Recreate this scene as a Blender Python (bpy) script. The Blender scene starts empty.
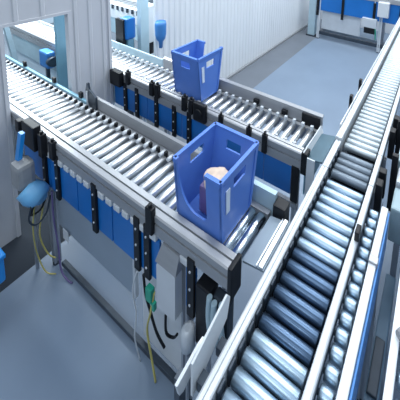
import bpy, bmesh, math, random
from mathutils import Vector, Matrix
random.seed(7)
SC = bpy.context.scene
COL = SC.collection

# ------------------------------------------------------------------ materials
def mat(name, col, metal=0.0, rough=0.5, var=0.06, nscale=8.0, bump=0.0, spec=0.5, stretch=(1, 1, 1), coat=0.0):
    m = bpy.data.materials.new(name); m.use_nodes = True
    nt = m.node_tree; b = nt.nodes['Principled BSDF']
    b.inputs['Metallic'].default_value = metal
    b.inputs['Roughness'].default_value = rough
    b.inputs['Specular IOR Level'].default_value = spec
    b.inputs['Coat Weight'].default_value = coat
    tc = nt.nodes.new('ShaderNodeTexCoord'); mp = nt.nodes.new('ShaderNodeMapping')
    mp.inputs['Scale'].default_value = stretch
    nz = nt.nodes.new('ShaderNodeTexNoise'); nz.inputs['Scale'].default_value = nscale
    nz.inputs['Detail'].default_value = 4
    nt.links.new(tc.outputs['Object'], mp.inputs[0]); nt.links.new(mp.outputs[0], nz.inputs['Vector'])
    rp = nt.nodes.new('ShaderNodeValToRGB')
    rp.color_ramp.elements[0].position = 0.3; rp.color_ramp.elements[1].position = 0.7
    rp.color_ramp.elements[0].color = [max(0, c * (1 - var)) for c in col] + [1]
    rp.color_ramp.elements[1].color = [min(1, c * (1 + var)) for c in col] + [1]
    nt.links.new(nz.outputs['Fac'], rp.inputs[0]); nt.links.new(rp.outputs[0], b.inputs['Base Color'])
    if bump:
        bp = nt.nodes.new('ShaderNodeBump'); bp.inputs['Strength'].default_value = bump
        nt.links.new(nz.outputs['Fac'], bp.inputs['Height']); nt.links.new(bp.outputs[0], b.inputs['Normal'])
    return m

M = dict(
    floor=mat('light_floor', (0.192, 0.252, 0.335), 0, 0.40, 0.05, 1.2),
    strip=mat('mid_grey_floor', (0.15, 0.17, 0.20), 0, 0.5, 0.06, 1.5),
    floorshade=mat('dark_shaded_floor', (0.03, 0.038, 0.05), 0, 0.75, 0.08, 1.5, spec=.2),  # dark floor, deepened with the shade behind the left opening
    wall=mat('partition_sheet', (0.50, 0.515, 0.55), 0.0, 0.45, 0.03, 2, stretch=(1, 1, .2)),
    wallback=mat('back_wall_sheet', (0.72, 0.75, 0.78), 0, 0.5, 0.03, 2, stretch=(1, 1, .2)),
    hall=mat('hall_wall', (0.62, 0.74, 0.83), 0, 0.6, 0.05, 1),
    roller=mat('zinc_roller', (0.56, 0.58, 0.60), 0.85, 0.30, 0.05, 14, stretch=(.2, 3, 3)),
    rollershade=mat('shaded_steel_roller', (0.075, 0.12, 0.19), 0.9, 0.28, 0.1, 14, stretch=(3, .2, 3)),  # steel roller darkened, a dark reflection put into its colour
    rollermain=mat('steel_roller', (0.36, 0.47, 0.57), 0.9, 0.33, 0.08, 14, stretch=(3, .2, 3)),
    rollerup=mat('worn_zinc_roller', (0.40, 0.45, 0.48), 0.7, 0.40, 0.06, 14, stretch=(3, .2, 3)),
    rollerdark=mat('grey_rubber_roller', (0.15, 0.185, 0.225), 0.5, 0.38, 0.1, 14, stretch=(3, .2, 3)),
    chrome=mat('chrome_roller', (0.50, 0.55, 0.60), 1.0, 0.2, 0.04, 8),
    alu=mat('aluminium', (0.40, 0.41, 0.43), 0.5, 0.45, 0.05, 6, stretch=(4, .3, 4)),
    white=mat('white_rail', (0.64, 0.67, 0.70), 0.1, 0.40, 0.03, 5),
    sheet=mat('grey_guard_sheet', (0.40, 0.41, 0.43), 0.55, 0.45, 0.05, 6, stretch=(4, .3, 4)),
    platesteel=mat('plate_steel', (0.27, 0.33, 0.39), 0.3, 0.45, 0.05, 6),
    tealdark=mat('dark_teal_plate', (0.07, 0.13, 0.17), 0.2, 0.4, 0.1, 6),
    trunk=mat('blue_grey_trunking', (0.13, 0.21, 0.29), 0.1, 0.45, 0.06, 4),
    post=mat('grey_post', (0.34, 0.37, 0.42), 0.4, 0.42, 0.05, 6),
    panel=mat('slate_panel', (0.28, 0.34, 0.41), 0.1, 0.45, 0.04, 3),
    blue=mat('blue_panel', (0.007, 0.145, 0.48), 0.0, 0.38, 0.06, 3),
    blueside=mat('blue_side', (0.05, 0.22, 0.55), 0.0, 0.4, 0.06, 3),
    crate=mat('blue_crate_plastic', (0.085, 0.20, 0.60), 0.0, 0.38, 0.05, 3, coat=.1),
    crateslot=mat('pale_label_holder', (0.62, 0.70, 0.82), 0.0, 0.4, 0.03, 3),
    black=mat('black_plastic', (0.007, 0.008, 0.011), 0.0, 0.45, 0.2, 10, spec=.3),
    dark=mat('dark_steel', (0.045, 0.06, 0.08), 0.4, 0.4, 0.15, 8),
    teal=mat('teal_paint', (0.16, 0.33, 0.43), 0.1, 0.40, 0.05, 4),
    paleteal=mat('pale_teal_paint', (0.42, 0.56, 0.63), 0.1, 0.40, 0.05, 4),
    greybox=mat('pale_grey_cover', (0.56, 0.60, 0.64), 0.1, 0.42, 0.04, 4),
    tealgrey=mat('teal_grey_box', (0.28, 0.38, 0.42), 0.1, 0.42, 0.05, 4),
    skyblue=mat('sky_blue_plastic', (0.16, 0.42, 0.68), 0.0, 0.35, 0.08, 5),
    brightblue=mat('bright_blue_plastic', (0.015, 0.25, 0.68), 0.0, 0.3, 0.05, 4),
    stone=mat('grey_casting', (0.33, 0.34, 0.35), 0.3, 0.45, 0.1, 9, bump=.1),
    beige=mat('beige_paper', (0.72, 0.56, 0.44), 0.0, 0.7, 0.1, 14, bump=.2),
    mauve=mat('mauve_wrap', (0.15, 0.11, 0.28), 0.0, 0.35, 0.25, 5),
    yellow=mat('yellow_cable', (0.55, 0.48, 0.14), 0, 0.5, 0.1, 6),
    green=mat('green_plastic', (0.02, 0.33, 0.22), 0, 0.4, 0.1, 6),
    purple=mat('violet_plastic', (0.14, 0.11, 0.26), 0, 0.4, 0.1, 6),
    bolt=mat('bright_bolt', (0.75, 0.77, 0.8), 0.6, 0.35, 0.05, 6),
)

# ------------------------------------------------------------------ mesh helpers
class MB:
    def __init__(s): s.bm = bmesh.new()
    def box(s, x0, x1, y0, y1, z0, z1, bev=0.0):
        r = bmesh.ops.create_cube(s.bm, size=1.0)
        vs = r['verts']
        for v in vs:
            v.co = Vector(((x0 + x1) / 2 + v.co.x * (x1 - x0), (y0 + y1) / 2 + v.co.y * (y1 - y0), (z0 + z1) / 2 + v.co.z * (z1 - z0)))
        if bev:
            es = list({e for v in vs for e in v.link_edges})
            bmesh.ops.bevel(s.bm, geom=es, offset=bev, segments=2, affect='EDGES', profile=0.6)
        return s
    def lathe(s, p0, p1, prof, seg=20):
        """prof: list of (t along p0->p1 in metres, radius)"""
        p0 = Vector(p0); d = (Vector(p1) - p0).normalized()
        u = d.orthogonal().normalized(); w = d.cross(u)
        rings = []
        for t, r in prof:
            rings.append([s.bm.verts.new(p0 + d * t + (u * math.cos(2 * math.pi * k / seg) + w * math.sin(2 * math.pi * k / seg)) * r) for k in range(seg)])
        for a, b in zip(rings[:-1], rings[1:]):
            for k in range(seg):
                f = s.bm.faces.new((a[k], a[(k + 1) % seg], b[(k + 1) % seg], b[k])); f.smooth = True
        s.bm.faces.new(rings[0][::-1]); s.bm.faces.new(rings[-1])
        return s
    def cyl(s, p0, p1, r, seg=16):
        return s.lathe(p0, p1, [(0, r), ((Vector(p1) - Vector(p0)).length, r)], seg)
    def prism(s, poly, axis, a, b):
        """extrude a 2D polygon along an axis; poly in the two other axes, in xyz order"""
        def mk(p, t):
            if axis == 0: return (t, p[0], p[1])
            if axis == 1: return (p[0], t, p[1])
            return (p[0], p[1], t)
        A = [s.bm.verts.new(mk(p, a)) for p in poly]; B = [s.bm.verts.new(mk(p, b)) for p in poly]
        n = len(poly)
        s.bm.faces.new(A[::-1]); s.bm.faces.new(B)
        for k in range(n): s.bm.faces.new((A[k], A[(k + 1) % n], B[(k + 1) % n], B[k]))
        return s
    def hexa(s, bot, top):
        """eight corner solid: four bottom, four top points"""
        A = [s.bm.verts.new(p) for p in bot]; B = [s.bm.verts.new(p) for p in top]
        s.bm.faces.new(A[::-1]); s.bm.faces.new(B)
        for k in range(4): s.bm.faces.new((A[k], A[(k + 1) % 4], B[(k + 1) % 4], B[k]))
        return s
    def tube(s, pts, r, seg=8, sub=6):
        P = [Vector(p) for p in pts]; Q = []
        for i in range(len(P) - 1):
            a = P[max(i - 1, 0)]; b = P[i]; c = P[i + 1]; d = P[min(i + 2, len(P) - 1)]
            for k in range(sub):
                t = k / sub
                Q.append(0.5 * ((2 * b) + (c - a) * t + (2 * a - 5 * b + 4 * c - d) * t * t + (3 * b - a - 3 * c + d) * t ** 3))
        Q.append(P[-1]); prev = None
        up = Vector((0.31, 0.52, 0.79))
        for i, q in enumerate(Q):
            dd = (Q[min(i + 1, len(Q) - 1)] - Q[max(i - 1, 0)]).normalized()
            u = dd.cross(up).normalized(); w = dd.cross(u)
            ring = [s.bm.verts.new(q + (u * math.cos(2 * math.pi * k / seg) + w * math.sin(2 * math.pi * k / seg)) * r) for k in range(seg)]
            if prev:
                for k in range(seg):
                    f = s.bm.faces.new((prev[k], prev[(k + 1) % seg], ring[(k + 1) % seg], ring[k])); f.smooth = True
            else: s.bm.faces.new(ring[::-1])
            prev = ring
        s.bm.faces.new(prev)
        return s
    def build(s, name, m, parent=None, loc=None):
        """mesh given in world coordinates; its origin goes to loc (or the parent's chain)"""
        bmesh.ops.recalc_face_normals(s.bm, faces=s.bm.faces)
        off = worldloc(parent) if parent else Vector((0, 0, 0))
        o0 = Vector(loc) if loc else Vector(off)
        bmesh.ops.translate(s.bm, verts=s.bm.verts, vec=-o0)
        me = bpy.data.meshes.new(name); s.bm.to_mesh(me); s.bm.free()
        me.materials.append(M[m])
        o = bpy.data.objects.new(name, me); COL.objects.link(o)
        o.location = o0 - off
        if parent: o.parent = parent
        return o

def worldloc(o):
    v = Vector((0, 0, 0))
    while o: v += o.location; o = o.parent
    return v
def box(name, m, parent, x0, x1, y0, y1, z0, z1, bev=0.0, loc=None):
    return MB().box(x0, x1, y0, y1, z0, z1, bev).build(name, m, parent, loc)
def copyat(o, dv, parent=None):
    c = o.copy(); COL.objects.link(c)
    if parent: c.parent = parent
    c.location = Vector(o.location) + Vector(dv)
    for ch in o.children:
        g = ch.copy(); COL.objects.link(g); g.parent = c
    return c
def tag(o, label, cat, group=None):
    o['label'] = label; o['category'] = cat
    if group: o['group'] = group
    return o
def thing(name, loc, label, cat, group=None):
    o = bpy.data.objects.new(name, None); COL.objects.link(o); o.location = loc
    return tag(o, label, cat, group)
def struct(o): o['kind'] = 'structure'; return o

# ------------------------------------------------------------------ setting
# light floor in front, darker floor strip and hall floor beyond the partition line
struct(box('floor', 'floor', None, -6, 16, -8, 4.37, -0.1, 0))
struct(box('trim_1', 'strip', None, 2.9, 16, 4.37, 14.2, -0.1, 0.0))
struct(box('trim_2', 'floorshade', None, -6, 2.9, 4.37, 14.2, -0.1, 0.0))  # darker than the strip beside it: shade painted into the floor colour
# partition with two openings: ribbed sheet wall
def ribbed(mb, x0, x1, y, z0, z1, pitch, depth, w):
    mb.box(x0, x1, y, y + 0.06, z0, z1)
    n = int((x1 - x0) / pitch)
    for i in range(n):
        xc = x0 + pitch * (i + .5)
        mb.prism([(xc - w, y + .001), (xc - w * .55, y - depth), (xc + w * .55, y - depth), (xc + w, y + .001)], 2, z0, z1)
mb = MB()
PY = 5.0
ribbed(mb, -3.0, 1.56, PY, 0, 6.2, .31, .012, .03)
ribbed(mb, 1.56, 2.32, PY, 3.16, 6.2, .30, .014, .035)
ribbed(mb, 2.32, 2.95, PY, 0, 6.2, .21, .014, .035)
mb.box(1.53, 1.572, PY - .02, PY + .08, 0, 3.17).box(2.315, 2.37, PY - .02, PY + .08, 0, 3.17).box(1.572, 2.315, PY - .02, PY + .08, 3.135, 3.175)
mb.box(2.92, 2.96, PY - .02, PY + .08, 0, 6.2)
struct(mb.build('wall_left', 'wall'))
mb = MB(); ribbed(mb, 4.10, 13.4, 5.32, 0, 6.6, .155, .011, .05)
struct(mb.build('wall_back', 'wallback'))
struct(box('baseboard_back', 'sheet', None, 4.1, 13.4, 5.24, 5.297, 0, .07))
mb = MB(); mb.box(13.4, 13.46, -8, 5.4, 0, 6.6); struct(mb.build('wall_right', 'wallback'))
mb = MB(); mb.box(-6, 13.4, 14.2, 14.3, 0, 6.6); struct(mb.build('wall_far', 'hall'))

# ------------------------------------------------------------------ conveyor building blocks
def roller_x(m, parent, x0, x1, y, z, r, cap='dark'):
    L = x1 - x0
    mb = MB().lathe((x0, y, z), (x1, y, z), [(0, r * .35), (.012, r * .35), (.0121, r * .9), (.02, r), (L - .02, r), (L - .0121, r * .9), (L - .012, r * .35), (L, r * .35)], 22)
    return mb.build('roller', m, parent, ((x0 + x1) / 2, y, z))
def roller_y(m, parent, x, y0, y1, z, r):
    L = y1 - y0
    mb = MB().lathe((x, y0, z), (x, y1, z), [(0, r * .35), (.012, r * .35), (.0121, r * .9), (.02, r), (L - .02, r), (L - .0121, r * .9), (L - .012, r * .35), (L, r * .35)], 22)
    return mb.build('roller', m, parent, (x, (y0 + y1) / 2, z))
def rail_profile(parent, m, xo, xi, y0, y1, zt, h, name='side_rail'):
    """long aluminium extrusion running along Y with a T-groove in its top and one in its outer face"""
    s = 1 if xi > xo else -1
    w = abs(xi - xo)
    pts = [(0, 0), (w, 0), (w, h), (w * .60, h), (w * .60, h - .022), (w * .46, h - .022), (w * .46, h), (.012, h - .004), (0, h - .016), (0, h * .62), (.018, h * .62), (.018, h * .5), (0, h * .5)]
    pts = [(xo + s * a, zt - h + b) for a, b in pts]
    return MB().prism(pts, 1, y0, y1).build(name, m, parent)
def bracket(parent, x, y, z0, z1, w=.082):
    b = box('bracket', 'black', parent, x - .03, x - .002, y - w / 2, y + w / 2, z0, z1, .006, loc=(x, y, z0))
    for f in (.22, .5, .8):
        zz = z0 + (z1 - z0) * f
        MB().cyl((x - .028, y, zz), (x - .038, y, zz), .011, 10).build('bolt', 'bolt', b)
    return b
def clamp(parent, x0, x1, y0, y1, z0, z1):
    c = MB().box(x0, x1, y0, y1, z0, z1, .008)
    c.cyl(((x0 + x1) / 2, (y0 + y1) / 2, z1 - .01), ((x0 + x1) / 2, (y0 + y1) / 2, z1 + .035), .018, 12)
    return c.build('guide_clamp', 'black', parent)

RZ = 1.85          # roller axis height of the feeder lanes, roller tops at 1.90
RR = 0.048
PITCH = 0.137

# ------------------------------------------------------------------ feeder lane in front
F = thing('roller_conveyor', (1.95, 3.4, 0), 'front roller lane carrying the nearer blue crate, with blue side panels and grey guard sheet', 'conveyor', 'roller feeder lanes')
rail_profile(F, 'alu', 1.585, 1.705, 1.24, 7.6, 1.955, .205)
r0 = None; n = 0; y = 1.70
while y < 7.5:
    if r0 is None: r0 = roller_x('roller', F, 1.71, 2.165, y, RZ, RR)
    else: copyat(r0, (0, y - 1.70, 0), F)
    y += PITCH
for k in range(1, 3): copyat(r0, (0, -PITCH * k, 0), F)
for yy in (1.29, 1.40): roller_x('chrome', F, 1.71, 2.165, yy, RZ - .005, .056)['label'] = 'polished chrome end roller'
# white axle caps along the lower edge of the near rail, dark roller clips along the far side
c0 = box('axle_cap', 'white', F, 1.578, 1.62, 1.675, 1.775, 1.668, 1.742, .015, loc=(1.6, 1.70, 1.7))
k0 = MB().box(2.15, 2.185, 1.675, 1.71, 1.872, 1.945, .008).build('roller_clip', 'black', F, (2.16, 1.70, 1.9))
w0 = MB().cyl((2.11, 1.735, 1.915), (2.187, 1.735, 1.915), .024, 10).build('axle_pin', 'white', k0)
y = 1.70 + PITCH; i = 1
while y < 7.3:
    if 2.02 < y < 4.35: copyat(c0, (0, PITCH * i, 0), F)
    copyat(k0, (0, PITCH * i, 0), F)
    y += PITCH; i += 1
# far rail: grey guard sheet in front of the partition, teal rail beyond it
MB().box(2.19, 2.245, 1.24, 7.6, 1.66, 1.86).build('side_rail', 'alu', F)
MB().prism([(2.25, 1.66), (2.25, 2.045), (2.275, 2.06), (2.283, 2.045), (2.262, 2.035), (2.262, 1.66)], 1, 1.98, 4.30).build('guard_sheet', 'sheet', F)
MB().prism([(2.25, 1.70), (2.25, 2.045), (2.29, 2.055), (2.29, 1.70)], 1, 1.20, 1.97).build('guard_sheet', 'paleteal', F)
MB().box(2.25, 2.29, 4.48, 7.6, 1.60, 1.90, .008).build('guard_sheet', 'teal', F)
MB().box(2.18, 2.245, 1.98, 4.30, 1.862, 1.885).build('guide_strip', 'alu', F)
for yy in (6.38, 5.38, 4.6): box('guide_clamp', 'black', F, 2.252, 2.29, yy, yy + .07, 1.902, 1.99, .006)
MB().prism([(4.17, 1.88), (4.34, 1.88), (4.42, 2.12), (4.38, 2.24), (4.35, 2.24), (4.33, 2.15), (4.17, 2.07)], 0, 2.225, 2.25).build('guard_end_plate', 'dark', F)
box('guard_end_plate', 'white', F, 2.215, 2.247, 4.36, 4.385, 1.78, 2.12)
# blue side panels, brackets, rail clamps
for a, b in ((1.60, 1.715), (2.06, 2.78), (2.80, 3.44), (3.46, 4.05), (4.07, 4.74)):
    box('side_panel', 'blue', F, 1.602, 1.625, a, b, 1.215, 1.668, .004)
for yy in (4.15, 3.85, 3.08, 2.36, 2.21, 1.635):
    bracket(F, 1.602, yy, 1.19, 1.79)
box('rail_box', 'black', F, 1.50, 1.583, 4.17, 4.47, 1.74, 2.06, .01)
clamp(F, 1.52, 1.583, 4.04, 4.13, 1.70, 2.0)
clamp(F, 1.545, 1.60, 3.84, 3.93, 1.74, 1.97)
clamp(F, 1.55, 1.60, 2.10, 2.19, 1.76, 2.03)
# end caps and steel transfer plate to the main line
box('end_cap', 'black', F, 1.575, 1.715, 1.195, 1.238, 1.66, 1.975, .012)
box('end_cap', 'black', F, 2.19, 2.30, 1.06, 1.195, 1.60, 2.0, .012)
MB().prism([(.995, 1.93), (1.20, 1.895), (1.20, 1.875), (.995, 1.91)], 0, 1.73, 2.17).build('transfer_plate', 'platesteel', F)
MB().box(1.73, 2.17, 1.01, 1.045, 1.934, 1.945).box(1.73, 2.17, 1.06, 1.07, 1.925, 1.938).build('plate_strip', 'bolt', F)
# legs and foot rail
def leg(parent, x, y, zt, w=.075, m='post'):
    mb = MB(); h = w / 2
    mb.prism([(x - h, y - h), (x - .012, y - h), (x - .012, y - h + .015), (x + .012, y - h + .015), (x + .012, y - h), (x + h, y - h), (x + h, y + h), (x - h, y + h), (x - h, y + .012), (x - h + .015, y + .012), (x - h + .015, y - .012), (x - h, y - .012)], 2, .03, zt)
    o = mb.build('leg', m, parent, (x, y, 0))
    MB().lathe((x, y, 0), (x, y, .03), [(0, w * .62), (.018, w * .62), (.02, .02), (.03, .02)], 14).build('foot', 'dark', o)
    return o
for yy in (4.16, 1.74):
    leg(F, 1.645, yy, 1.74); leg(F, 2.215, yy, 1.66)
leg(F, 1.645, 6.8, 1.74); leg(F, 2.215, 6.8, 1.66)
box('foot_rail', 'dark', F, 1.64, 1.69, 1.79, 4.03, .03, .085, .006)
box('cladding_panel', 'white', F, 1.70, 1.72, 1.79, 2.46, .12, 1.1, .004)
box('label_plate', 'white', F, 1.615, 1.622, 3.76, 3.88, .58, .72)
box('cladding_panel', 'panel', F, 1.645, 1.67, 2.53, 4.03, .66, 1.24, .004)
box('panel_edge', 'greybox', F, 1.635, 1.675, 2.485, 2.525, .66, 1.25, .004)
for yy in (4.16, 1.74): box('cross_beam', 'post', F, 1.70, 2.18, yy - .03, yy + .03, 1.0, 1.07)
# drive cover under the rail near the end
mb = MB(); pts = [(1.76, 1.12), (1.79, 1.10), (1.99, 1.10), (2.0, 1.12), (2.0, 1.56), (1.98, 1.595), (1.78, 1.595), (1.76, 1.57)]
mb.prism(pts, 0, 1.52, 1.60); dc = mb.build('drive_cover', 'white', F)
MB().hexa([(1.515, 1.75, 1.597), (1.60, 1.75, 1.597), (1.60, 2.01, 1.597), (1.515, 2.01, 1.597)], [(1.575, 1.77, 1.73), (1.60, 1.77, 1.73), (1.60, 1.99, 1.73), (1.575, 1.99, 1.73)]).build('cover_hood', 'sheet', dc)

# ------------------------------------------------------------------ feeder lane behind
G = thing('roller_conveyor', (3.3, 3.4, 0), 'rear roller lane carrying the farther blue crate, between the front lane and back wall', 'conveyor', 'roller feeder lanes')
rail_profile(G, 'alu', 2.985, 3.085, 1.27, 10.5, 1.93, .23)
y = 1.36; r0 = None
while y < 10.3:
    if r0 is None: r0 = roller_x('roller', G, 3.09, 3.50, y, 1.845, RR)
    else: copyat(r0, (0, y - 1.36, 0), G)
    y += PITCH
k0 = MB().box(3.475, 3.515, 1.33, 1.375, 1.875, 1.94, .008).build('roller_clip', 'greybox', G, (3.495, 1.36, 1.9))
k1 = MB().box(3.09, 3.125, 1.40, 1.45, 1.875, 1.935, .008).build('roller_clip', 'alu', G, (3.11, 1.42, 1.9))
for i in range(1, 34):
    copyat(k0, (0, PITCH * i, 0), G)
    if i < 26: copyat(k1, (0, PITCH * i, 0), G)
MB().box(3.52, 3.575, 1.27, 10.5, 1.66, 1.86).build('side_rail', 'alu', G)
MB().prism([(3.59, 1.66), (3.59, 2.05), (3.625, 2.075), (3.64, 2.06), (3.605, 2.04), (3.605, 1.66)], 1, 1.24, 4.45).build('guard_sheet', 'sheet', G)
MB().box(3.59, 3.62, 4.47, 7.5, 1.66, 2.02, .008).build('guard_sheet', 'paleteal', G)
for i in range(12):
    box('guide_pin', 'dark', G, 3.56, 3.588, 4.55 + i * .22, 4.60 + i * .22, 1.80, 1.86)
box('cladding_panel', 'hall', G, 3.03, 3.05, 5.1, 9.4, .2, 1.27)
box('rail_box', 'black', G, 2.90, 2.982, 4.70, 4.97, 1.72, 1.98, .01)
box('end_pad', 'black', G, 3.565, 3.588, 1.27, 1.55, 1.83, 2.03, .01)
for yy in (2.28, 1.78): box('guide_pad', 'black', G, 3.54, 3.588, yy, yy + .09, 1.90, 1.97, .008)
for a, b in ((1.40, 1.80), (1.81, 2.62), (2.64, 3.30), (3.32, 4.10), (4.12, 5.0), (5.02, 7.0), (7.02, 9.0)):
    box('side_panel', 'blue' if b < 5.01 else 'paleteal', G, 3.0, 3.022, a, b, 1.285, 1.695, .004)
for yy in (5.1, 4.67, 4.36, 3.87, 3.46, 3.14): bracket(G, 3.0, yy, 1.26, 1.78)
for yy in (4.56, 3.95, 3.82, 3.22, 3.08): clamp(G, 2.94, 3.0, yy - .04, yy + .04, 1.80, 2.03)
for yy in (2.52, 2.04, 1.79): clamp(G, 2.955, 3.0, yy - .035, yy + .035, 1.72, 1.98)
mb = MB().box(2.93, 3.0, 2.78, 3.02, 1.74, 2.03, .03); mb.cyl((2.95, 2.90, 1.88), (2.91, 2.90, 1.88), .07, 16); mb.build('drive_unit', 'black', G)
box('end_cap', 'black', G, 2.975, 3.09, 1.19, 1.268, 1.66, 1.95, .012)
box('end_cap', 'black', G, 2.975, 3.02, 1.285, 1.385, 1.22, 1.72, .01)
box('guide_strip', 'alu', G, 2.985, 3.03, 1.29, 2.60, 1.12, 1.20, .006)
box('cladding_panel', 'skyblue', G, 3.02, 3.04, 1.78, 2.9, .72, 1.12, .004)
box('control_box', 'black', G, 2.985, 3.08, 1.45, 1.70, .82, 1.09, .012)
for yy in (4.3, 1.34):
    leg(G, 3.05, yy, 1.68, .07, 'greybox'); leg(G, 3.55, yy, 1.66)
leg(G, 3.05, 7.5, 1.68); leg(G, 3.55, 7.5, 1.66)
MB().prism([(1.0, 1.92), (1.22, 1.88), (1.22, 1.86), (1.0, 1.90)], 0, 3.0, 3.50).build('transfer_plate', 'tealdark', G)
box('end_skirt', 'greybox', G, 2.955, 2.972, 1.08, 1.18, 1.25, 1.93, .004)
box('end_skirt', 'teal', G, 2.98, 3.50, 1.20, 1.215, 1.4, 1.855, .004)
MB().prism([(1.20, 1.87), (1.235, 1.955), (1.25, 1.95), (1.225, 1.86)], 0, 2.99, 3.55).build('plate_lip', 'white', G)

# ------------------------------------------------------------------ crates
def crate(name, bx, by, tx, ty, z0, z1, open_dir, label):
    """bx,by base extents, tx,ty top extents (flared walls); the long side on open_dir has the deep pick opening"""
    T = .018
    cx, cy = (bx[0] + bx[1]) / 2, (by[0] + by[1]) / 2
    root = thing(name, (cx, cy, z0), label, 'crate', 'blue crates riding the feeder lanes')
    H = z1 - z0
    def pt(u, v, h, inset=0):   # u,v in 0..1 over the footprint, h height
        t = h / H
        x0 = bx[0] + (tx[0] - bx[0]) * t + inset; x1 = bx[1] + (tx[1] - bx[1]) * t - inset
        y0 = by[0] + (ty[0] - by[0]) * t + inset; y1 = by[1] + (ty[1] - by[1]) * t - inset
        return Vector((x0 + (x1 - x0) * u, y0 + (y1 - y0) * v, z0 + h))
    def wall(side, cells_x, cells_z, keep):
        """wall as a grid of solid cells; keep(i,j) says which remain; smooth opening edges come from warped grid lines"""
        mb = MB(); bm = mb.bm; cache = {}
        def vv(i, j, k):
            key = (i, j, k)
            if key not in cache:
                s, h = grid(i, j)
                ins = T * k
                if side == 'x0': p = pt(0, s, h); p.x += ins
                elif side == 'x1': p = pt(1, s, h); p.x -= ins
                elif side == 'y0': p = pt(s, 0, h); p.y += ins
                else: p = pt(s, 1, h); p.y -= ins
                cache[key] = bm.verts.new(p)
            return cache[key]
        def grid(i, j): return cells_x[i], cells_z[j] * H
        nx, nz = len(cells_x) - 1, len(cells_z) - 1
        K = [[keep((cells_x[i] + cells_x[i + 1]) / 2, (cells_z[j] + cells_z[j + 1]) / 2) for j in range(nz)] for i in range(nx)]
        for i in range(nx):
            for j in range(nz):
                if not K[i][j]: continue
                for k in (0, 1):
                    bm.faces.new((vv(i, j, k), vv(i + 1, j, k), vv(i + 1, j + 1, k), vv(i, j + 1, k)))
                for (di, dj, a, b) in ((-1, 0, (0, 0), (0, 1)), (1, 0, (1, 0), (1, 1)), (0, -1, (0, 0), (1, 0)), (0, 1, (0, 1), (1, 1))):
                    ii, jj = i + di, j + dj
                    if 0 <= ii < nx and 0 <= jj < nz and K[ii][jj]: continue
                    bm.faces.new((vv(i + a[0], j + a[1], 0), vv(i + b[0], j + b[1], 0), vv(i + b[0], j + b[1], 1), vv(i + a[0], j + a[1], 1)))
        return mb.build('side_wall', 'crate', root)
    lin = lambda n: [k / n for k in range(n + 1)]
    hole = lambda s, h: not (.33 < s < .67 and .70 < h < .85)
    cxs = [0, .2, .33, .45, .55, .67, .8, 1]; czs = [0, .2, .4, .6, .70, .85, 1]
    def pick_wall(side):
        a, b, d = (.31, .92, .22)
        P = [(0, 0), (1, 0), (1, 1), (b, 1)]
        rr, ry = .36, .52
        P += [(b - rr + rr * math.cos(t), d + ry - ry * math.sin(t)) for t in [k * math.pi / 2 / 14 for k in range(15)]]
        P += [(a + .08 - .08 * math.sin(t), d + .10 - .10 * math.cos(t)) for t in [k * math.pi / 2 / 6 for k in range(7)]]
        P += [(a, 1), (0, 1)]
        bm = bmesh.new(); A = []; B = []
        for s_, h in P:
            if side == 'x0': p0 = pt(0, s_, h * H); p1 = p0 + Vector((T, 0, 0))
            else: p0 = pt(1, 1 - s_, h * H); p1 = p0 - Vector((T, 0, 0))
            A.append(bm.verts.new(p0)); B.append(bm.verts.new(p1))
        bm.faces.new(A); bm.faces.new(B[::-1])
        for k in range(len(P)): bm.faces.new((A[k], A[(k + 1) % len(P)], B[(k + 1) % len(P)], B[k]))
        mb = MB(); mb.bm.free(); mb.bm = bm
        return mb.build('side_wall', 'crate', root)
    for side in ('x0', 'x1', 'y0', 'y1'):
        if side == open_dir: pick_wall(side)
        else: wall(side, cxs, czs, hole)
    # base
    p = [pt(0, 0, 0), pt(1, 0, 0), pt(1, 1, 0), pt(0, 1, 0)]; q = [v + Vector((0, 0, .022)) for v in p]
    MB().hexa(p, q).build('base', 'crate', root)
    # thick rolled rim on the three closed sides (and on the uncut ends of the open one)
    o = .014
    t = [pt(0, 0, H), pt(1, 0, H), pt(1, 1, H), pt(0, 1, H)]
    def rim(mb, a, b, nrm):
        a, b = Vector(a), Vector(b); nrm = Vector(nrm)
        lo, hi = Vector((0, 0, -.035)), Vector((0, 0, .006))
        A = [a - nrm * (T + .004) + lo, b - nrm * (T + .004) + lo, b + nrm * o + lo, a + nrm * o + lo]
        B = [v - lo + hi for v in A]
        mb.hexa(A, B)
    mb = MB()
    sides = {'x0': (t[0], t[3], (-1, 0, 0)), 'x1': (t[1], t[2], (1, 0, 0)), 'y0': (t[0], t[1], (0, -1, 0)), 'y1': (t[3], t[2], (0, 1, 0))}
    for s, (a, b, nn) in sides.items():
        if s == open_dir:
            f0, f1 = (.31, .92) if s == 'x0' else (.08, .69)
            rim(mb, a, a.lerp(b, f0), nn); rim(mb, a.lerp(b, f1), b, nn)
        else: rim(mb, a, b, nn)
    mb.build('rim', 'crate', root)
    # corner ribs on the short sides, pale upright label holder and small slot on the near short side
    for u in (.0, .93):
        for v, dy in ((0, -.012), (1, .012)):
            a = [pt(u, v, .03), pt(u + .07, v, .03)]; b = [pt(u, v, H - .04), pt(u + .07, v, H - .04)]
            dd = Vector((0, dy, 0))
            MB().hexa([a[0], a[1], a[1] + dd, a[0] + dd], [b[0], b[1], b[1] + dd, b[0] + dd]).build('corner_rib', 'crate', root)
    dd = Vector((0, -.008, 0))
    a = [pt(.12, 0, H * .42), pt(.22, 0, H * .42)]; b = [pt(.12, 0, H * .78), pt(.22, 0, H * .78)]
    MB().hexa([a[0], a[1], a[1] + dd, a[0] + dd], [b[0], b[1], b[1] + dd, b[0] + dd]).build('label_holder', 'crateslot', root)
    return root

crate('picking_crate', (1.725, 2.135), (1.42, 1.95), (1.72, 2.275), (1.445, 2.0), 1.905, 2.50, 'x0',
      'nearer blue plastic crate with a deep cut-out front and a parcel inside')
crate('picking_crate', (3.135, 3.50), (3.05, 3.60), (3.11, 3.66), (3.10, 3.66), 1.90, 2.58, 'x1',
      'farther blue plastic crate, empty, standing on the rear roller lane near the wall')
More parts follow.
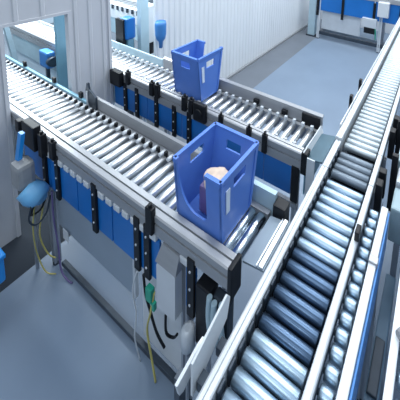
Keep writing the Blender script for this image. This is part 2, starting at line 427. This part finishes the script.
# parcel inside the nearer crate
P = thing('parcel', (1.93, 1.68, 1.93), 'small mauve parcel with beige top lying in the nearer blue crate', 'parcel')
MB().box(1.83, 2.06, 1.56, 1.80, 1.93, 2.22, .03).build('wrapping', 'mauve', P)
mb = MB(); bmesh.ops.create_uvsphere(mb.bm, u_segments=20, v_segments=12, radius=1)
for v in mb.bm.verts:
    q = v.co; k = 1 + .08 * math.sin(5 * q.x + 2 * q.y) + .06 * math.cos(7 * q.y)
    v.co = Vector((1.945 + q.x * .125 * k, 1.68 + q.y * .125 * k, 2.25 + q.z * .07 * k))
for f in mb.bm.faces: f.smooth = True
tp = mb.build('paper_top', 'beige', P); tp['label'] = 'crumpled beige paper top'

# ------------------------------------------------------------------ main line (three sections) and the lanes beside it
MZ, MR, MP = 1.872, .0455, .1005
def main_section(name, x0, x1, rm, label, zt_l, zt_r, yl, yr, clips=True, r=MR, coat=None):  # coat: x span of the rollers with the painted dark reflection
    T = thing(name, ((x0 + x1) / 2, .66, 0), label, 'conveyor')
    x = x0 + .05; r0 = None; k0 = None; i = 0
    while x < x1 - .03:
        if r0 is None:
            r0 = roller_y(rm, T, x, .452, .878, MZ, r)
            if clips: k0 = box('roller_clip', 'dark', T, x - .036, x + .036, .8785, .8995, 1.82, 1.952, .012, loc=(x, .89, 1.9))
        else:
            copyat(r0, (MP * i, 0, 0), T)
            if clips: copyat(k0, (MP * i, 0, 0), T)
        x += MP; i += 1
    if coat:  # rollers within this span carry a painted dark reflection band
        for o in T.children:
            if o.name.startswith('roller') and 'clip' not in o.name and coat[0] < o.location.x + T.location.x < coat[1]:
                if 'shaded' not in bpy.data.meshes: cm = o.data.copy(); cm.name = 'shaded'; cm.materials[0] = M['rollershade']
                o.data = bpy.data.meshes['shaded']; o['label'] = 'dark blue coated roller'
    def prof(ya, yb, zt):   # rail with a raised lip
        s = 1 if yb > ya else -1; w = abs(yb - ya)
        return [(ya + s * a, zt + b) for a, b in ((0, -.22), (w, -.22), (w, -.012), (w - .012, 0), (w * .55, 0), (w * .5, -.012), (w * .42, -.012), (w * .37, 0), (.008, 0), (0, -.008))]
    MB().prism(prof(.90, yl, zt_l), 0, x0, x1).build('side_rail', 'white', T)
    MB().prism([(.442, zt_r - .06), (yr, zt_r - .06), (yr, zt_r - .006), (yr + .01, zt_r), (.434, zt_r), (.442, zt_r - .008)], 0, x0, x1).build('side_rail', 'white', T)
    box('rail_web', 'dark', T, x0, x1, .40, .44, zt_r - .22, zt_r - .061)
    box('gap_shade_pan', 'dark', T, x0, x1, .45, .895, 1.70, 1.72)  # dark sheet added to stand in for shade between the rollers
    for xx in (x0 + .3, x1 - .25):
        leg(T, xx, .93, 1.72); leg(T, xx, .41, 1.72)
        box('cross_beam', 'post', T, xx - .03, xx + .03, .44, .90, 1.3, 1.37)
    return T
A = main_section('main_conveyor', .45, 2.915, 'rollermain', 'wide main roller line in the foreground, blue steel rollers between white rails', 1.965, 1.98, .978, .388, coat=(1.5, 2.03))  # coat: span of the painted dark reflection, not a coating
box('guide_clamp', 'black', A, 2.28, 2.37, .378, .42, 1.981, 2.07, .008)
# raised white guard plates beside the rail at the bottom
MB().prism([(1.02, 1.86), (1.06, 1.86), (1.33, 2.0), (1.36, 2.14), (1.33, 2.19), (1.02, 2.10)], 1, 1.035, 1.05).build('guard_plate', 'white', A)
for xx in (1.08, 1.25): box('plate_bracket', 'dark', A, xx - .03, xx + .03, .984, 1.033, 1.86, 1.93)
B = main_section('transfer_conveyor', 2.925, 3.40, 'rollerdark', 'short transfer section of dark grey rollers in the main line', 1.965, 1.98, .975, .388)
mb = MB().box(2.92, 3.02, .30, .37, 1.62, 2.02, .01).box(3.06, 3.14, .29, .37, 1.75, 2.06, .01); mb.build('drive_unit', 'black', B)
U = main_section('main_conveyor', 3.41, 9.6, 'rollerup', 'bright upper stretch of the main roller line running to the top right corner', 2.0, 1.98, .985, .388, clips=False)
box('guard_plate', 'white', U, 3.62, 9.6, .985, 1.0, 1.72, 2.03)
for xx in (4.2, 4.75): box('guide_clamp', 'black', U, xx, xx + .07, 1.002, 1.05, 1.86, 2.12, .008)
for xx in (3.75, 4.05): box('guide_clamp', 'black', U, xx, xx + .1, .30, .372, 1.7, 2.09, .008)
# narrow side lane
S = thing('side_conveyor', (1.7, .29, 0), 'narrow lane of short rollers along the right side of the main line', 'conveyor')
r0 = None; x = .5; i = 0
while x < 2.72:
    if r0 is None: r0 = roller_y('rollermain', S, x, .272, .386, 1.865, .043)
    else: copyat(r0, (MP * i, 0, 0), S)
    x += MP; i += 1
box('side_rail', 'white', S, .45, 2.20, .205, .268, 1.78, 1.965, .008)
box('side_rail', 'white', S, 2.24, 2.76, .205, .268, 1.78, 1.965, .008)
box('rail_joint', 'alu', S, 2.19, 2.25, .196, .27, 1.80, 1.985, .006)
box('side_panel', 'blueside', S, .45, 2.74, .186, .203, 1.55, 1.94, .004)
k0 = box('roller_clip', 'black', S, .485, .53, .2685, .271, 1.85, 1.93, loc=(.5, .27, 1.9))
for i in range(1, 24): copyat(k0, (MP * i, 0, 0), S)
for xx in (.9, 2.5): leg(S, xx, .235, 1.78)

# lane on the far right edge of the picture
E = thing('roller_conveyor', (1.6, -.3, 0), 'white railed roller lane cut off by the lower right edge', 'conveyor')
box('side_rail', 'white', E, .6, 2.78, -.028, .026, 1.76, 1.96, .008)
x = .65; r0 = None; i = 0
while x < 2.74:
    if r0 is None: r0 = roller_y('rollermain', E, x, -.50, -.032, 1.87, .04)
    else: copyat(r0, (MP * 1.3 * i, 0, 0), E)
    x += MP * 1.3; i += 1
box('side_rail', 'white', E, .6, 2.78, -.56, -.503, 1.76, 1.96, .008)
MB().cyl((1.83, -.02, 1.985), (1.98, -.12, 1.985), .03, 14).build('sensor', 'stone', E)
for xx in (.9, 2.6): leg(E, xx, 0, 1.76); leg(E, xx, -.53, 1.76)
# covered trunk under the gap
T = thing('floor_trunking', (2.0, .11, 0), 'blue-grey metal trunking in the gap right of the side lane', 'trunking')
box('body', 'trunk', T, .9, 2.8, .06, .16, 1.0, 1.2, .01)
box('cover', 'dark', T, 1.9, 2.25, .07, .15, 1.2, 1.23, .008)
for xx in (1.1, 2.7): box('leg', 'post', T, xx - .03, xx + .03, .08, .14, 0, 1.0)

# branch lane with teal-grey housings on the right
R = thing('branch_conveyor', (3.5, .05, 0), 'teal-grey branch drive housings right of the dark transfer rollers', 'conveyor')
box('housing', 'tealgrey', R, 2.82, 3.10, -.35, .19, 1.55, 1.93, .02)
box('cover', 'greybox', R, 3.13, 3.38, -.35, .19, 1.62, 1.97, .03)
box('housing', 'tealgrey', R, 3.41, 3.72, -.35, .22, 1.55, 2.0, .02)
box('drive_unit', 'dark', R, 3.76, 4.5, -.35, .22, 1.5, 1.92, .02)
box('post', 'black', R, 3.30, 3.36, .20, .27, 1.4, 2.12, .008)
box('post', 'black', R, 3.82, 3.92, .23, .29, 1.4, 2.22, .008)
for xx in (2.95, 4.3):
    for yy in (-.25, .1): box('leg', 'post', R, xx - .03, xx + .03, yy - .03, yy + .03, 0, 1.56)

# ------------------------------------------------------------------ cross line far at the top right
K = thing('cross_conveyor', (11.1, 2.6, 0), 'cross conveyor with blue side panels at the far end, top right corner', 'conveyor')
for a, b in ((-.6, .75), (.78, 2.08), (2.11, 3.3), (3.33, 4.35)):
    box('side_panel', 'blue', K, 11.0, 11.03, a, b, 1.22, 1.95, .004)
for yy in (.76, 2.09, 3.31, 4.36): box('bracket', 'black', K, 10.96, 10.998, yy - .05, yy + .05, 1.0, 1.9)
box('side_rail', 'alu', K, 10.97, 11.1, -.6, 4.4, 1.96, 2.12); box('side_rail', 'alu', K, 11.7, 11.8, -.6, 4.4, 1.9, 2.1)
r0 = roller_x('roller', K, 11.11, 11.69, -.5, 2.03, .05)
for i in range(1, 33): copyat(r0, (0, .15 * i, 0), K)
for yy in (4.30, 1.83, -.4):
    leg(K, 11.05, yy, 1.95, .11, 'greybox'); leg(K, 11.75, yy, 1.9, .11)
box('foot_rail', 'dark', K, 11.0, 11.1, -.35, 4.24, .2, .33); box('foot_rail', 'panel', K, 11.7, 11.8, -.35, 4.24, .04, .2)
box('cladding_panel', 'greybox', K, 11.12, 11.15, 2.6, 4.2, .42, 1.2)
mb = MB().box(10.86, 10.99, 1.95, 2.5, .95, 1.3, .02); ub = mb.build('drive_unit', 'greybox', K); box('drive_base', 'black', ub, 10.88, 10.99, 2.0, 2.4, .72, .94)
box('control_box', 'white', K, 10.80, 10.99, 1.55, 1.95, 1.45, 2.0, .02)
box('drive_unit', 'black', K, 10.85, 10.98, .9, 1.2, 1.2, 1.9, .02)
MB().tube([(10.95, 2.1, 1.3), (10.9, 1.98, .9), (10.95, 1.96, .5)], .025).build('cable', 'green', K)
col = thing('support_column', (11.2, 4.62, 0), 'pale teal column in the far corner left of the cross conveyor', 'column')
box('shaft', 'paleteal', col, 11.1, 11.45, 4.5, 4.8, .05, 3.6); box('base_plate', 'dark', col, 11.05, 11.5, 4.45, 4.85, 0, .05)

# ------------------------------------------------------------------ hall behind the openings
c = thing('support_column', (2.86, 6.5, 0), 'slim teal steel post seen through the left wall opening', 'column')
box('shaft', 'teal', c, 2.78, 2.95, 6.42, 6.5, .04, 2.72); box('base_plate', 'dark', c, 2.75, 2.98, 6.4, 6.52, 0, .04)
c = thing('support_column', (4.2, 5.8, 0), 'tall pale teal post seen through the right wall opening', 'column')
box('shaft', 'paleteal', c, 4.10, 4.30, 5.8, 5.92, .04, 4.4); box('base_plate', 'dark', c, 4.05, 4.35, 5.76, 5.96, 0, .04)
c = thing('support_column', (2.4, 8.4, 0), 'slanting dark-footed teal brace at left inside the wall opening', 'column')
MB().hexa([(2.76, 8.3, 1.2), (2.84, 8.3, 1.2), (2.84, 8.4, 1.2), (2.76, 8.4, 1.2)], [(2.5, 8.3, 3.2), (2.58, 8.3, 3.2), (2.58, 8.4, 3.2), (2.5, 8.4, 3.2)]).build('shaft', 'paleteal', c)
box('base_plate', 'black', c, 2.74, 2.86, 8.28, 8.42, 1.0, 1.2)
box('leg', 'teal', c, 2.76, 2.84, 8.3, 8.4, 0, 1.0)
# third lane seen through the openings
H3 = thing('roller_conveyor', (4.85, 9, 0), 'white sided lane with dark pins deep in the hall behind the right wall opening', 'conveyor')
box('side_rail', 'white', H3, 4.55, 4.62, 6.2, 13.5, 1.97, 2.33); box('side_rail', 'white', H3, 5.12, 5.19, 6.2, 13.5, 1.97, 2.33)
r0 = roller_x('roller', H3, 4.63, 5.11, 6.4, 2.26, .05)
for i in range(1, 35): copyat(r0, (0, .2 * i, 0), H3)
for i in range(14): box('guide_pin', 'dark', H3, 4.52, 4.548, 6.3 + i * .2, 6.36 + i * .2, 2.22, 2.33)
box('side_panel', 'paleteal', H3, 4.57, 4.60, 6.4, 13.3, 1.55, 1.965)
for yy in (6.3, 9.5, 13):
    for xx in (4.56, 5.13): box('leg', 'post', H3, xx, xx + .06, yy, yy + .06, 0, 1.55 if xx < 5 else 1.97)
q = thing('machine_cabinet', (4.45, 5.95, 0), 'narrow white cabinet with dark vent between the tall teal post and back wall', 'cabinet')
box('body', 'white', q, 4.34, 4.6, 5.9, 6.1, 0, 2.6, .01); box('vent', 'black', q, 4.38, 4.55, 5.88, 5.899, 1.45, 1.72)
q = thing('drive_motor', (2.85, 7.0, 0), 'dark blue motor hanging before the rear lane, seen through the left opening', 'motor')
MB().box(2.80, 2.95, 6.9, 7.25, 1.45, 1.80, .04).build('housing', 'blueside', q); MB().cyl((2.87, 6.9, 1.62), (2.87, 6.8, 1.62), .10).build('fan_cover', 'dark', q); box('post', 'dark', q, 2.85, 2.9, 7.05, 7.1, 0, 1.46)
# blue motor unit and machine blocks beyond rear lane
q = thing('drive_motor', (3.82, 5.8, 1.6), 'blue motor unit above the rear lane in the right wall opening', 'motor')
MB().box(3.70, 3.92, 5.7, 5.95, 2.05, 2.52, .05).build('housing', 'blue', q); MB().box(3.74, 3.88, 5.72, 5.9, 1.5, 2.05, .02).build('stand', 'teal', q)
box('stand', 'black', q, 3.66, 3.72, 5.75, 6.0, 1.9, 2.5); box('post', 'dark', q, 3.76, 3.86, 5.76, 5.86, 0, 1.5)
q = thing('machine_cabinet', (4.02, 6.2, 0), 'white machine cabinet behind the blue motor in the opening', 'cabinet')
box('body', 'white', q, 3.95, 4.09, 6.0, 6.06, 0, 2.35, .01); box('door', 'black', q, 3.97, 4.06, 5.978, 5.999, 1.65, 1.9)
q = thing('machine_cabinet', (3.3, 8.2, 0), 'white and violet machine block far beyond the left wall opening', 'cabinet')
box('body', 'hall', q, 3.75, 4.3, 7.8, 8.3, 0, 2.6, .02); box('door', 'blueside', q, 3.85, 4.1, 7.775, 7.8, 1.6, 2.0, .01)
q = tag(MB().lathe((4.13, 5.19, 1.88), (4.13, 5.19, 2.47), [(0, .035), (.14, .045), (.2, .09), (.3, .11), (.52, .115), (.59, .1)], 18).build('dispenser_bottle', 'blueside', None, (4.13, 5.19, 1.88)),
        'blue tapered bottle hanging at the left edge of the back wall', 'bottle')
hk = MB().box(4.115, 4.145, 5.19, 5.325, 2.38, 2.42).build('hook', 'dark', q)

# ------------------------------------------------------------------ things at the lower left
q = thing('drive_motor', (1.42, 4.2, 0), 'sky blue and grey motor hanging beside the left wall opening', 'motor')
MB().lathe((1.50, 4.04, 1.18), (1.36, 4.24, 1.38), [(0, .08), (.03, .12), (.12, .135), (.18, .12), (.24, .11)], 20).build('fan_cover', 'skyblue', q)
MB().box(1.31, 1.49, 4.12, 4.34, 1.36, 1.68, .05).build('housing', 'stone', q)
MB().lathe((1.495, 4.02, 1.16), (1.47, 4.1, 1.20), [(0, .05), (.02, .068), (.06, .068), (.09, .05)], 16).build('gear_cap', 'skyblue', q)
MB().hexa([(1.36, 4.26, 1.60), (1.40, 4.26, 1.60), (1.40, 4.34, 1.60), (1.36, 4.34, 1.60)], [(1.42, 4.26, 2.0), (1.46, 4.26, 2.0), (1.46, 4.34, 2.0), (1.42, 4.34, 2.0)]).build('bracket', 'brightblue', q)
box('post', 'post', q, 1.47, 1.50, 4.28, 4.31, 0, 1.40)
q = thing('storage_bin', (.9, 3.95, 0), 'bright blue bin cut off by the left edge', 'bin')
box('body', 'brightblue', q, .72, 1.05, 3.80, 4.05, .70, 1.0, .03); box('rim', 'brightblue', q, .70, 1.06, 3.79, 4.06, .985, 1.03, .012); box('stand', 'dark', q, .76, .9, 3.9, 4.0, 0, .70)

# loose cables
def cable(name, pts, r, m, label):
    return tag(MB().tube(pts, r).build(name, m, None, pts[0]), label, 'cable')
cable('cable', [(1.56, 4.12, 1.16), (1.53, 4.16, .9), (1.5, 4.2, .55), (1.55, 4.16, .25), (1.61, 4.1, .14)], .008, 'yellow', 'yellow cable hanging beside the left leg of the front lane')
cable('cable', [(1.45, 4.1, 1.18), (1.42, 4.14, .8), (1.44, 4.16, .4), (1.50, 4.12, .05), (1.56, 4.0, .02)], .007, 'yellow', 'thin yellow cable looping to the floor left of the front lane')
cable('cable', [(1.59, 4.03, 1.2), (1.57, 3.98, .85), (1.6, 3.99, .45), (1.59, 3.93, .1), (1.60, 3.8, .015), (1.61, 3.72, .015)], .010, 'purple', 'violet cable running along the floor at the left leg')
cable('cable', [(1.58, 2.27, 1.2), (1.55, 2.2, 1.05), (1.56, 2.16, .9), (1.55, 2.05, .72), (1.56, 1.95, .6)], .012, 'black', 'black cable dropping from the double bracket below the blue panel')
cable('cable', [(1.57, 2.10, 1.12), (1.54, 2.12, .9), (1.56, 2.2, .6), (1.57, 2.15, .25), (1.57, 2.1, .02)], .010, 'yellow', 'yellow cable hanging under the green connector')
cable('cable', [(1.56, 2.34, 1.2), (1.53, 2.37, 1.0), (1.55, 2.35, .7), (1.54, 2.37, .4), (1.58, 2.35, .05)], .007, 'white', 'white cable hanging left of the green connector')
cable('cable', [(1.56, 1.93, 1.0), (1.54, 1.9, .85), (1.57, 1.84, .8), (1.56, 1.78, .9)], .012, 'black', 'black cable loop under the drive cover')
q = thing('cable_connector', (1.555, 2.13, 1.0), 'green cable connector hanging beside the drive cover', 'connector')
MB().box(1.53, 1.58, 2.10, 2.18, 1.02, 1.17, .01).build('housing', 'green', q); MB().box(1.54, 1.575, 2.07, 2.12, .94, 1.03, .008).build('plug', 'green', q)
cable('cable', [(1.44, 4.05, 1.2), (1.40, 4.1, 1.02), (1.44, 4.14, .95), (1.50, 4.10, 1.0), (1.56, 4.12, 1.1)], .012, 'black', 'black cable loop sagging under the sky blue motor')
cable('cable', [(1.38, 4.02, 1.2), (1.36, 4.06, .98), (1.42, 4.04, .88), (1.52, 4.03, .96), (1.58, 4.05, 1.14)], .010, 'dark', 'dark grey cable sagging lowest under the sky blue motor')
tag(box('limit_sensor', 'black', None, 1.50, 1.57, 4.56, 4.66, 1.84, 2.0, .012), 'small black sensor on the lane edge at the left wall opening', 'sensor')
# dark valve gear and pipes below the end of the front lane
q = thing('pneumatic_unit', (1.62, 1.45, 0), 'black valve block with steel pipes under the end of the front lane', 'machine')
MB().box(1.58, 1.70, 1.42, 1.58, .95, 1.58, .015).build('valve_block', 'black', q)
for i, (xx, yy) in enumerate(((1.56, 1.40), (1.55, 1.34), (1.57, 1.28))):
    MB().tube([(xx, yy, 1.6), (xx - .01, yy, 1.45), (xx - .01, yy - .02, 1.3), (xx + .05, yy, 1.1)], .024, 10).build('pipe', 'paleteal', q)
MB().box(1.60, 1.69, 1.24, 1.41, 1.2, 1.55, .02).build('valve_block', 'dark', q)
MB().lathe((1.54, 1.62, .92), (1.54, 1.62, 1.14), [(0, .04), (.02, .06), (.2, .06), (.22, .03)], 14).build('regulator', 'greybox', q)
box('stand', 'post', q, 1.62, 1.67, 1.47, 1.53, 0, .95)
# light strut below the guard plates
q = thing('diagonal_strut', (1.15, 1.15, 0), 'light grey slanted strut at the bottom beside the white guard plate', 'strut')
MB().prism([(.98, 1.92), (1.0, 1.82), (1.03, 1.80), (1.19, 1.86), (1.21, 1.94), (1.17, 1.95)], 1, 1.12, 1.14).build('plate', 'white', q)
box('post', 'dark', q, 1.02, 1.07, 1.145, 1.19, 0, 1.86)

# ------------------------------------------------------------------ light
def area(name, loc, rot, sx, sy, e, col=(1, 1, 1)):
    l = bpy.data.lights.new(name, 'AREA'); l.shape = 'RECTANGLE'; l.size = sx; l.size_y = sy; l.energy = e; l.color = col
    o = bpy.data.objects.new(name, l); COL.objects.link(o); o.location = loc; o.rotation_euler = rot
    return o
for xx, e in ((-4.5, 210), (-1.0, 60), (3.2, 195), (6.6, 270), (10.2, 430)):  # leftmost one is added fill, brightening the faces that look left
    area('ceiling_and_fill_lamp', (xx, 1.6, 7.6), (0, 0, 0), 1.5, 6.0, e, (.93, .97, 1))
area('hall_lamp', (3.5, 9.2, 6.2), (0, 0, 0), 5, 5, 1300, (.88, .96, 1))
w = bpy.data.worlds.new('World'); SC.world = w; w.use_nodes = True
nt = w.node_tree; bg = nt.nodes['Background']
tc = nt.nodes.new('ShaderNodeTexCoord'); sp = nt.nodes.new('ShaderNodeSeparateXYZ'); rp = nt.nodes.new('ShaderNodeValToRGB')
nt.links.new(tc.outputs['Generated'], sp.inputs[0]); nt.links.new(sp.outputs['Z'], rp.inputs[0]); nt.links.new(rp.outputs[0], bg.inputs[0])
e = rp.color_ramp.elements
e[0].position = 0.0; e[0].color = (.20, .28, .38, 1); e[1].position = .9; e[1].color = (.56, .73, .92, 1)
bg.inputs[1].default_value = .8

# ------------------------------------------------------------------ camera
RM = Matrix(((0.46110971, -0.10271164, 0.88137856), (-0.88564361, -0.11471846, 0.44997231), (0.05489299, -0.98807388, -0.1438637)))
r = RM @ Vector((1, 0, 0)); u = RM @ Vector((0, -1, 0)); b = RM @ Vector((0, 0, -1))
cam = bpy.data.cameras.new('camera'); co = bpy.data.objects.new('camera', cam); COL.objects.link(co)
co.matrix_world = Matrix(((r.x, u.x, b.x, 0), (r.y, u.y, b.y, 0), (r.z, u.z, b.z, 4.7), (0, 0, 0, 1)))
cam.sensor_width = 36; cam.lens = 36 * 296.22 / 400
cam.shift_x = (200 - 293.027) / 400; cam.shift_y = (-34.48 - 200) / 400
cam.clip_start = .05
SC.camera = co
SC.view_settings.view_transform = 'Standard'; SC.view_settings.look = 'None'
SC.view_settings.exposure = 0.0; SC.view_settings.gamma = 1; SC.view_settings.use_curve_mapping = False
